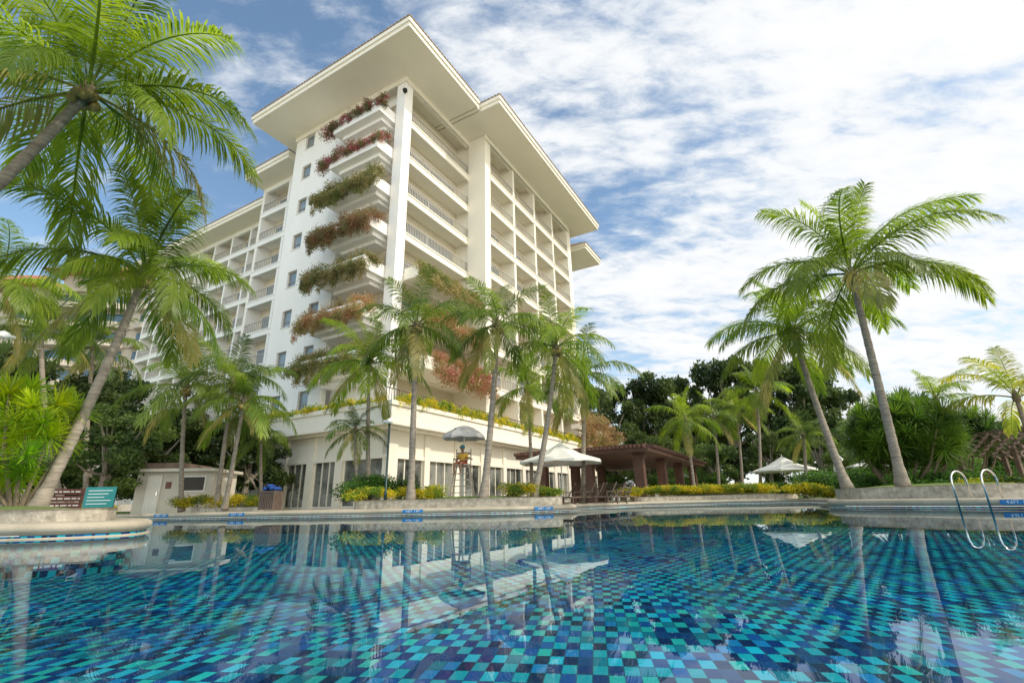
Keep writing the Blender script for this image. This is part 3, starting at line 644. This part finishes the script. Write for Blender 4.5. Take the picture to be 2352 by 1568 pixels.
for i,(px,Y,w,h,m) in enumerate([(1700,32,3,.9,'bush'),(1780,33,3,1.1,'bush'),(1860,26,2.5,.8,'yhedge'),(1900,30,3,1.6,'bush'),(1985,24,3,1.3,'bush'),(2120,21,2.5,1.0,'bush'),(2200,22,2.5,1.1,'bush'),(2290,18.5,2.2,.7,'yhedge'),(2350,18.5,2.5,.8,'bush'),(1620,36,4,1.0,'bush'),
    (1450,50,7,2.6,'bush'),(1580,50,8,2.8,'bush'),(2230,34,12,2.2,'bush'),(1960,38,9,2.2,'bush')]):
    bush(SL[i],*gp(px,Y,.2),w,1.5,h,LF[m],4000 if w<5 else 9000,.13,group=G3,nb=9 if w<5 else 24)
# ---------------------------------------------------------------- pavilion
pv=thing('garden_pavilion','dark brown timber pavilion with slatted roof and thick columns right of the hotel','pavilion',(8,30,.2),R(60.4))
MB().box(-.2,-.2,2.95,20,9,3.15).box(.0,.0,3.35,19.8,8.8,3.42).build('roof_slab',M['wood'],pv)
mb=MB()
for i in range(34):mb.box(-.45+.0,i*.27,3.15,.1+.0,i*.27+.1,3.35)
for i in range(66):mb.box(.1+i*.3,-.5,3.15,.2+i*.3,9.2,3.35)
mb.build('rafter',M['wood'],pv)['label']='row of projecting dark red brown rafters'
mb=MB();mb.add([(.5,.5,3.42),(19,.5,3.42),(19,8.3,3.42),(.5,8.3,3.42),(3.5,4.4,3.75),(16,4.4,3.75)],[(0,1,5,4),(1,2,5),(2,3,4,5),(3,0,4)]);mb.build('tiled_roof',M['wood'],pv)
for x,y in((1.2,.8),(7,.8),(13,.8),(19,.8),(1.2,7.6),(7,7.6),(13,7.6),(1.2,4.2)):
    MB().box(x-.30,y-.30,0,x+.30,y+.30,2.95).box(x-.38,y-.38,0,x+.38,y+.38,.35).box(x-.38,y-.38,2.6,x+.38,y+.38,2.8).build('column',M['wood'],pv)
def umbrella(label,x,y,r,zr,zt,group,m=M['canvas'],n=8,rot=.2,base=True,z0=.2,prof=((.15,.80),(.5,.36),(1,0)),cap=False):
    t=thing('patio_umbrella',label,'umbrella',(x,y,z0),rot,group);zr-=z0;zt-=z0
    mb=MB();v=[(0,0,zt)];np_=len(prof)
    for j,(f,z) in enumerate(prof):
        for k in range(n*2):
            a=PI*k/n;s=1 if k%2==0 else .94;v.append((r*f*s*math.cos(a),r*f*s*math.sin(a),zr+(zt-zr)*z-(.04 if k%2 and j else 0)))
    for k in range(n*2):
        a=PI*k/n;s=1 if k%2==0 else .94;v.append((r*s*math.cos(a),r*s*math.sin(a),zr-.14+(.05 if k%2 else 0)))
    N=n*2;fs=[(0,1+k,1+(k+1)%N) for k in range(N)]+[(1+j*N+k,1+(j+1)*N+k,1+(j+1)*N+(k+1)%N,1+j*N+(k+1)%N) for j in range(np_) for k in range(N)]
    mb.add(v,fs);cn=mb.build('canopy',m,t)
    if cap:MB().lathe([(.01,zt+.10),(r*.25,zt+.06),(r*.5,zt-.03),(r*.5,zt-.08)],16).build('vent_cap',m,cn,True)
    MB().tube([(0,0,0),(0,0,zt+.12)],.03,8).build('pole',M['white'],t)
    rb=MB();mf,mz=prof[-2]
    for k in range(n):
        a=2*PI*k/n;rb.tube([(0,0,zt-.08),(r*mf*math.cos(a),r*mf*math.sin(a),zr+(zt-zr)*mz-.03),(r*.97*math.cos(a),r*.97*math.sin(a),zr-.03)],.012,4)
    rb.build('rib',M['white'],t)
    if base:MB().lathe([(.3,0),(.3,.06),(.05,.1),(.04,.4)],14).build('base',M['stone'],t)
    return t
p=gp(1293,24);umbrella('white patio umbrella shading loungers in front of the podium',p.x,p.y,2.05,2.2,3.1,'white garden umbrellas')
p=gp(1812,36);umbrella('white umbrella in the garden left of the big right palms',p.x,p.y,2.1,2.15,3.1,'white garden umbrellas')
p=gp(2020,40);umbrella('white umbrella half hidden behind the biggest palm trunk',p.x,p.y,1.9,2.5,3.3,'white garden umbrellas')
def lounger():
    t=thing('sun_lounger','dark brown sun lounger','sun lounger',(0,0,.2))
    f=MB().box(-.33,0,.30,-.28,1.9,.36).box(.28,0,.30,.33,1.9,.36)
    for i in range(12):f.box(-.28,.03+i*.1,.31,.28,.09+i*.1,.34)
    f.build('frame',M['darkwood'],t)
    b=MB()
    for i in range(8):
        y=1.25+i*.07;z=.36+i*.085;b.beam((-.3,y,z),(.3,y,z),.06,.03)
    b.beam((-.3,1.22,.34),(-.3,1.8,1.02),.04,.04).beam((.3,1.22,.34),(.3,1.8,1.02),.04,.04);b.build('backrest',M['darkwood'],t)
    for x in(-.3,.3):
        for y in(.15,1.75):MB().box(x-.03,y-.03,0,x+.03,y+.03,.3).build('leg',M['darkwood'],t)
    for x in(-.36,.36):MB().box(x-.03,.9,.55,x+.03,1.5,.59).box(x-.02,.92,.3,x+.02,.97,.55).build('armrest',M['darkwood'],t)
    return t
def dup(r,loc,rz,label):
    c=r.copy();C.objects.link(c);c.location=loc;c.rotation_euler=(0,0,rz);c['label']=label
    for ch in r.children:
        d=ch.copy();C.objects.link(d);d.parent=c
    return c
l0=lounger();l0['group']='loungers by the podium'
LS=[(1275,24.5),(1300,23.2),(1325,25.0),(1352,24.0),(1378,25.5),(1400,27)]
ORD=['first','second','third','fourth','fifth','sixth']
for i,(px,Y) in enumerate(LS):
    lb='%s dark sun lounger from the left near the white patio umbrella'%ORD[i]
    if i==0:l0.location=gp(px,Y);l0.rotation_euler=(0,0,R(-50));l0['label']=lb
    else:dup(l0,gp(px,Y),R(-50),lb)
# ---------------------------------------------------------------- lifeguard chair, umbrella, person
gx0=gp(1062,21.6,.2)
ch=thing('lifeguard_chair','tall weathered lifeguard chair on a wooden platform behind the front planter','lifeguard chair',gx0,0)
SZ=1.72;CW=M['chairwood']
for sx in(-1,1):
    for sy in(-1,1):
        MB().beam((sx*.50,sy*.5,.3),(sx*.3,sy*.27,SZ),.055,.055).build('leg',CW,ch)
for k in range(5):
    z=.6+.26*k;w_=.50-.20*(z-.3)/(SZ-.3);MB().beam((-w_,-.5+.23*(z-.3)/(SZ-.3),z),(w_,-.5+.23*(z-.3)/(SZ-.3),z),.07,.035).build('ladder_rung',CW,ch)
MB().box(-.34,-.32,SZ,.34,.3,SZ+.06).build('seat',CW,ch)
MB().beam((-.32,.3,SZ+.06),(-.32,.38,SZ+.75),.05,.05).beam((.32,.3,SZ+.06),(.32,.38,SZ+.75),.05,.05).box(-.3,.33,SZ+.3,.3,.36,SZ+.4).box(-.3,.35,SZ+.5,.3,.38,SZ+.62).build('backrest',CW,ch)
for s_ in(-1,1):MB().box(s_*.37-.03,-.3,SZ+.27,s_*.37+.03,.33,SZ+.31).box(s_*.37-.02,-.28,SZ,s_*.37+.02,-.23,SZ+.27).build('armrest',CW,ch)
MB().box(-.85,-.7,.18,.85,.7,.3).box(-.8,-.65,0,-.7,-.55,.18).box(.7,-.65,0,.8,-.55,.18).box(-.8,.55,0,-.7,.65,.18).box(.7,.55,0,.8,.65,.18).build('platform',M['pwood'],ch)
umbrella('grey scalloped umbrella over the lifeguard chair',gx0.x,gx0.y+.42,.98,3.24,3.62,None,M['gcanvas'],8,.3,False,.5,((.2,.96),(.55,.80),(.85,.40),(1,0)),True)
def skin(name,J,E,m,parent,sub=1):
    me=bpy.data.meshes.new(name);me.from_pydata([j[:3] for j in J],E,[]);o=link(me,name)
    md=o.modifiers.new('s','SKIN');md.use_smooth_shade=True
    for i,j in enumerate(J):
        r=j[3];rr=r if hasattr(r,'__len__') else (r,r);me.skin_vertices[0].data[i].radius=rr
    me.skin_vertices[0].data[0].use_root=True
    sb=o.modifiers.new('u','SUBSURF');sb.levels=sub;sb.render_levels=sub
    dg=bpy.context.evaluated_depsgraph_get();dg.update();m2=bpy.data.meshes.new_from_object(o.evaluated_get(dg))
    bpy.data.objects.remove(o);m2.materials.clear();m2.materials.append(m)
    for p_ in m2.polygons:p_.use_smooth=True
    return link(m2,name,parent)
pe=thing('person','person in yellow shirt and red shorts sitting on the lifeguard chair','person',(gx0.x,gx0.y-.02,SZ+.26-.06),R(-25))
J=[(0,0,.10,(.14,.11)),(0,.02,.28,(.12,.10)),(0,.0,.45,(.15,.11)),(0,-.02,.56,(.055,.055)),(0,-.04,.63,(.06,.06)),(0,-.05,.74,(.095,.11)),(0,-.05,.82,(.07,.08))]
E=[(0,1),(1,2),(2,3),(3,4),(4,5),(5,6)]
def chain(start,pts):
    p=start
    for q in pts:
        J.append(q);E.append((p,len(J)-1));p=len(J)-1
    return p
for s_ in(-1,1):
    chain(0,[(s_*.10,-.08,.09,.085),(s_*.15,-.42,.10,.06),(s_*.15,-.46,-.10,.055),(s_*.15,-.44,-.32,.035),(s_*.15,-.50,-.36,.035),(s_*.16,-.60,-.37,.025)])
    w_=chain(2,[(s_*.19,0,.47,.055),(s_*.27,-.03,.24,.042),(s_*.17,-.24,.20,.028),(s_*.14,-.30,.19,.03)])
    for k in range(4):
        x=s_*(.14+(k-1.5)*.02);ln=[.05,.06,.055,.04][k];chain(w_,[(x,-.33,.20,.009),(x,-.33-ln*.6,.195,.008),(x,-.33-ln,.18,.007)])
    chain(w_,[(s_*.10,-.30,.20,.010),(s_*.085,-.33,.19,.009)])
skin('body',J,E,M['skin'],pe)
skin('shirt',[(0,0,.14,(.17,.135)),(0,.02,.28,(.15,.125)),(0,0,.45,(.17,.13)),(0,-.01,.53,(.08,.08)),(.20,0,.46,.075),(.25,-.02,.32,.06),(-.20,0,.46,.075),(-.25,-.02,.32,.06)],[(0,1),(1,2),(2,3),(2,4),(4,5),(2,6),(6,7)],M['yellow'],pe)
skin('shorts',[(0,0,.09,(.17,.13)),(.10,-.08,.095,.11),(.15,-.36,.10,.085),(-.10,-.08,.095,.11),(-.15,-.36,.10,.085)],[(0,1),(1,2),(0,3),(3,4)],M['red'],pe)
MB().lathe([(.001,.13),(.07,.11),(.105,.05),(.112,0),(.10,-.03)],14,(0,-.03,.77)).box(-.07,-.22,.765,.07,-.10,.785).build('cap',M['cap'],pe,True)
MB().lathe([(.001,.02),(.012,0),(.016,-.02),(.002,-.03)],8,(0,-.155,.73)).box(-.045,-.150,.745,-.02,-.138,.757).box(.02,-.150,.745,.045,-.138,.757).box(-.025,-.150,.685,.025,-.138,.69).build('face_features',M['vine'],pe,True)
# ---------------------------------------------------------------- lamp post etc.
p=gp(884,19.2,.56);top=at(888,972,19.2)
lp=thing('lamp_post','slim dark green lamp post with a small white lamp head in the front planter','lamp post',p)
H=top.z-.56
MB().tube([(0,0,0),(0,0,.3),(0,0,.32),(0,0,H)],[.07,.06,.045,.04],10).build('post',M['metal'],lp,True)
MB().lathe([(.05,H),(.13,H+.03),(.14,H+.12),(.05,H+.2),(.001,H+.22)],12).box(-.25,-.06,H+.03,.05,.06,H+.12).build('lamp_head',M['white'],lp,True)
a=gp(288,23);b=gp(470,23.5)
ht=thing('pool_hut','small cream flat roofed pool hut with door and dark window at left','hut',((a.x+b.x)/2,24.5,.2),R(8));hw=(b.x-a.x)/2
MB().box(-hw,-1.2,0,hw,1.5,1.85).build('wall',M['hutwall'],ht)
MB().box(-hw-.2,-1.6,1.85,hw+.2,1.7,1.98).build('roof',M['hutwall'],ht)
MB().box(-hw-.1,-1.4,1.983,hw*.2,1.5,2.25).build('roof_trim',M['darkwood'],ht)
d=MB().box(-1.15,-1.26,0,-.55,-1.203,1.7).build('door',M['curtain'],ht);MB().box(-.68,-1.31,.8,-.63,-1.262,.95).build('handle',M['steel'],d)
w_=MB().box(.35,-1.25,.95,1.35,-1.203,1.65).build('window',M['white'],ht);MB().box(.40,-1.27,1.0,1.30,-1.252,1.6).build('pane',M['dark'],w_)
MB().box(-.37,-1.225,1.1,-.13,-1.203,1.4).build('notice_plate',M['brownsign'],ht)
def textmesh(body,size,name,m,parent,loc,rot):
    cu=bpy.data.curves.new(name,'FONT');cu.body=body;cu.size=size;cu.align_x='CENTER';cu.align_y='CENTER';cu.extrude=.001
    o=bpy.data.objects.new(name,cu);C.objects.link(o);bpy.context.view_layer.update()
    me=bpy.data.meshes.new_from_object(o.evaluated_get(bpy.context.evaluated_depsgraph_get()));bpy.data.objects.remove(o)
    me.materials.clear();me.materials.append(m);q=link(me,name,parent);q.location=loc;q.rotation_euler=rot;return q
p=gp(135,13,.2);sg=thing('direction_sign','brown direction sign boards on posts at the left behind the lawn','sign',p,R(25))
for k in range(3):
    z=.62-.17*k;b_=MB().box(-.42,-.02,z,.42,.02,z+.14).build('sign_board',M['brownsign'],sg)
    s_=MB();x=-.34
    while x<.34:
        l_=rnd.uniform(.05,.14);s_.box(x,-.024,z+.055,min(x+l_,.37),-.0205,z+.085);x+=l_+.03
    s_.build('lettering',M['white'],b_)
for x in(-.38,.38):MB().box(x-.03,.021,0,x+.03,.07,.8).build('post',M['darkwood'],sg)
p=gp(222,16,.2);sg=thing('notice_board','teal notice board standing left of the white hut','sign',p,R(10))
b_=MB().box(-.42,-.02,.3,.42,.02,.92).build('sign_board',M['teal'],sg);s_=MB()
for k in range(5):s_.box(-.34,-.024,.8-.1*k,.34-.1*(k%3),-.0205,.82-.1*k)
s_.build('lettering',M['white'],b_)
for x in(-.4,.4):MB().box(x-.02,.021,0,x+.02,.06,.95).build('post',M['metal'],sg)
p=gp(620,19.9,.245);tb=thing('towel_bin','dark slatted towel bin with blue towels at the pool edge','bin',p,R(-15))
mb=MB()
for i in range(9):
    x=-.32+i*.08;mb.box(x-.025,-.25,.05,x+.025,-.22,.75).box(x-.025,.22,.05,x+.025,.25,.75)
for i in range(7):
    y=-.2+i*.066;mb.box(-.35,y-.02,.05,-.32,y+.02,.75).box(.32,y-.02,.05,.35,y+.02,.75)
mb.box(-.35,-.26,.7,.35,.26,.75).box(-.35,-.26,.05,.35,.26,.1);mb.build('slatted_box',M['darkwood'],tb)
for i,(x,z) in enumerate(((-.2,.77),(.05,.78),(.22,.76),(-.05,.87))):
    o=MB().lathe([(.001,-.24),(.07,-.24),(.085,0),(.07,.24),(.001,.24)],10).build('towel',M['navy'],None,True)
    tag(o,['rolled blue towel at the left end of the towel bin','rolled blue towel in the middle of the towel bin','rolled blue towel at the right end of the towel bin','rolled blue towel on top of the others on the towel bin'][i],'towel','rolled towels')
    o.location=p+Vector((x,0,z+.07));o.rotation_euler=(R(90),0,0)
p=gp(988,22.5,.2);bn=thing('litter_bin','small brown litter bin behind the front planter left of the lifeguard chair','bin',p,R(10))
MB().box(-.25,-.25,0,.25,.25,.85).build('bin_body',M['wood'],bn);MB().box(-.28,-.28,.85,.28,.28,.92).box(-.2,-.26,.6,.2,-.252,.75).build('lid',M['darkwood'],bn)
e=Vector((.38,-.92,0));nw=Vector((-.92,-.38,0));bse=Vector((11.75,12.9,.245))
ld=thing('pool_ladder','pair of arched stainless steel pool ladder rails at the right pool edge','pool ladder',bse)
for s_ in(-.32,.32):
    o_=e*s_;pts=[o_-nw*.36]
    for k in range(13):
        a_=PI*k/12;pts.append(o_-nw*.36*math.cos(a_)*.9+Vector((0,0,.44+.24*math.sin(a_))))
    pts.append(o_+nw*.33+Vector((0,0,-.28)))
    MB().tube(pts,.021,10).build('handrail',M['steel'],ld,True)
def marker(label,x,y,dirn,w=.75):
    t=thing('depth_marker',label,'depth marker',(x,y,.15),dirn,'blue depth markers on the pool edge')
    MB().box(-w/2,-.012,-.055,w/2,.05,.055).build('tile',M['blue'],t)
    textmesh('4.6FT  1.4M',.105,'lettering',M['white'],t,(0,-.0145,0),(R(90),0,0))
def onedge(i0,i1,f):
    a=Vector(OUT[i0]);b=Vector(OUT[i1]);p=a.lerp(b,f);d=(b-a).normalized();n=Vector((-d.y,d.x));p=p-n*.07
    return p.x,p.y,math.atan2(d.y,d.x)
x,y,a=onedge(8,9,.45);marker('blue depth marker on the pool edge below the lamp post',x,y,a)
x,y,a=onedge(9,10,.45);marker('blue depth marker on the pool edge below the leaning palm at the planter end',x,y,a)
x,y,a=onedge(7,8,.1);marker('blue depth marker on the pool edge in front of the white hut',x,y,a,.7)
x,y,a=onedge(7,8,.52);marker('blue depth marker on the pool edge below the towel bin',x,y,a,.7)
x,y,a=onedge(16,17,.97);marker('blue depth marker at the right edge beside the pool ladder',x,y,a)
gz=thing('garden_gazebo','weathered timber gazebo with pitched lattice roof at the right edge','gazebo',gp(2345,23,.2),R(15))
for x in(-1.5,1.5):
    for y in(-1.1,1.1):MB().box(x-.08,y-.08,0,x+.08,y+.08,2.0).build('post',M['darkwood'],gz)
mb=MB()
for i in range(7):
    y=-1.5+i*.5;mb.beam((-1.95,y,1.65),(0,y,2.85),.07,.09).beam((1.95,y,1.65),(0,y,2.85),.07,.09)
mb.beam((0,-1.6,2.87),(0,1.6,2.87),.10,.12).beam((-1.7,-1.5,1.95),(1.7,-1.5,1.95),.1,.12)
for k in range(6):
    f=k/6;mb.beam((-1.95+1.95*f,-1.6,1.72+1.2*f),(-1.95+1.95*f,1.6,1.72+1.2*f),.09,.04).beam((1.95-1.95*f,-1.6,1.72+1.2*f),(1.95-1.95*f,1.6,1.72+1.2*f),.09,.04)
mb.build('roof',M['darkwood'],gz)
p=gp(1938,33,.2);stt=thing('garden_statue','small white garden statue on a plinth between the right palms','statue',p)
MB().box(-.3,-.3,0,.3,.3,1.6).build('plinth',M['stone'],stt)
MB().lathe([(.28,1.6),(.25,1.9),(.17,2.2),(.24,2.5),(.22,2.7),(.09,2.8),(.14,2.95),(.12,3.1),(.001,3.15)],12).tube([(.2,0,2.65),(.36,-.1,2.4),(.2,-.25,2.3)],.05,6).build('figure',M['white'],stt,True)
p=at(8,768,12);fl=thing('flood_light','small white flood light on a pole at the left edge','lamp',(p.x,p.y,.2))
MB().tube([(-.5,0,0),(-.5,0,p.z-.1),(-.1,0,p.z-.15)],.03,8).build('post',M['white'],fl)
MB().lathe([(.02,.1),(.12,.05),(.16,-.08),(.05,-.1)],12,(0,0,p.z-.2)).box(-.1,-.08,p.z-.3,.28,.08,p.z-.24).build('lamp_head',M['white'],fl)
# ---------------------------------------------------------------- world
EL=R(44);AZ=R(112)
sd=Vector((math.sin(AZ)*math.cos(EL),math.cos(AZ)*math.cos(EL),math.sin(EL)))
sl=bpy.data.lights.new('sun','SUN');sl.energy=2.9;sl.angle=R(1.0);sl.color=(1,.93,.80);so=bpy.data.objects.new('sun',sl);C.objects.link(so)
so.rotation_euler=sd.to_track_quat('Z','Y').to_euler()
W=bpy.data.worlds.new('World');S.world=W;W.use_nodes=True;nt=W.node_tree;nt.nodes.clear();L=nt.links
out=nn(nt,'ShaderNodeOutputWorld');bg=nn(nt,'ShaderNodeBackground');bg.inputs[1].default_value=.15;L.new(bg.outputs[0],out.inputs[0])
sky=nn(nt,'ShaderNodeTexSky');sky.sky_type='NISHITA';sky.sun_disc=False;sky.sun_elevation=EL;sky.sun_rotation=AZ;sky.air_density=1.0;sky.dust_density=.6;sky.ozone_density=2.0
tc=nn(nt,'ShaderNodeTexCoord');sp=nn(nt,'ShaderNodeSeparateXYZ');L.new(tc.outputs['Generated'],sp.inputs[0])
def mth(op,a,b=None,c=None):
    n=nn(nt,'ShaderNodeMath',operation=op)
    for i,v in enumerate((a,b,c)):
        if v is None:continue
        if isinstance(v,(int,float)):n.inputs[i].default_value=v
        else:L.new(v,n.inputs[i])
    return n.outputs[0]
zz=mth('ADD',mth('MAXIMUM',sp.outputs[2],0.0),.20)
cb=nn(nt,'ShaderNodeCombineXYZ');L.new(mth('DIVIDE',sp.outputs[0],zz),cb.inputs[0]);L.new(mth('DIVIDE',sp.outputs[1],zz),cb.inputs[1])
mp=nn(nt,'ShaderNodeMapping');mp.inputs['Rotation'].default_value=(0,0,R(-28));mp.inputs['Scale'].default_value=(1.0,2.0,1);L.new(cb.outputs[0],mp.inputs[0])
n1=nn(nt,'ShaderNodeTexNoise',i_Scale=1.9,i_Detail=3.0,i_Roughness=.5,i_Distortion=.1);L.new(mp.outputs[0],n1.inputs[0])
n2=nn(nt,'ShaderNodeTexNoise',i_Scale=8.5,i_Detail=8.0,i_Roughness=.62,i_Distortion=.25);L.new(mp.outputs[0],n2.inputs[0])
d=mth('ADD',mth('MULTIPLY',n1.outputs[0],1.15),mth('MULTIPLY',n2.outputs[0],.95))
d=mth('ADD',d,mth('MULTIPLY',sp.outputs[0],.36))
mr=nn(nt,'ShaderNodeMapRange');mr.interpolation_type='SMOOTHSTEP';mr.inputs['From Min'].default_value=.82;mr.inputs['From Max'].default_value=1.26;L.new(d,mr.inputs[0])
hz=nn(nt,'ShaderNodeMapRange');hz.inputs['From Min'].default_value=.0;hz.inputs['From Max'].default_value=.4;hz.inputs['To Min'].default_value=.6;hz.inputs['To Max'].default_value=0;L.new(sp.outputs[2],hz.inputs[0])
cov=mth('MAXIMUM',mth('MULTIPLY',mr.outputs[0],.97),hz.outputs[0])
shade=nn(nt,'ShaderNodeMapRange');shade.inputs['From Min'].default_value=1.0;shade.inputs['From Max'].default_value=1.4;L.new(d,shade.inputs[0])
cc=mixc(nt,shade.outputs[0],(5.7,6.05,6.4),(6.9,6.9,6.9))
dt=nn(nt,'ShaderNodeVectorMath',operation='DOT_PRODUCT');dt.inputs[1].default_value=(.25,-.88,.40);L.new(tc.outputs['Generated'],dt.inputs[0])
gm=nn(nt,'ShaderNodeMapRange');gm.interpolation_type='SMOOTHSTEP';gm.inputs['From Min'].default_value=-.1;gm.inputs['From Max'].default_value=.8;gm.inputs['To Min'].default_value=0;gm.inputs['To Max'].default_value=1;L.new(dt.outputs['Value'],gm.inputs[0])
tint=mixc(nt,1.0,sky.outputs[0],(1.45,1.50,1.38),'MULTIPLY')
fin=mixc(nt,cov,tint,cc)
fill_gain=mixc(nt,gm.outputs[0],(1,1,1),(2.15,1.98,1.75))  # sky behind the camera brightened and warmed as added fill light
L.new(mixc(nt,1.0,fin,fill_gain,'MULTIPLY'),bg.inputs[0])
# ---------------------------------------------------------------- camera
cd=bpy.data.cameras.new('camera');cd.lens=36*F/2352;cd.sensor_width=36;cd.clip_end=2000;cd.clip_start=.02
co=bpy.data.objects.new('camera',cd);C.objects.link(co);S.camera=co
co.matrix_world=Matrix.Translation((0,0,CH))@Matrix.Rotation(PI/2+T,4,'X')@Matrix.Rotation(-ROLL,4,'Z')
S.view_settings.view_transform='Standard';S.view_settings.look='None';S.view_settings.exposure=0
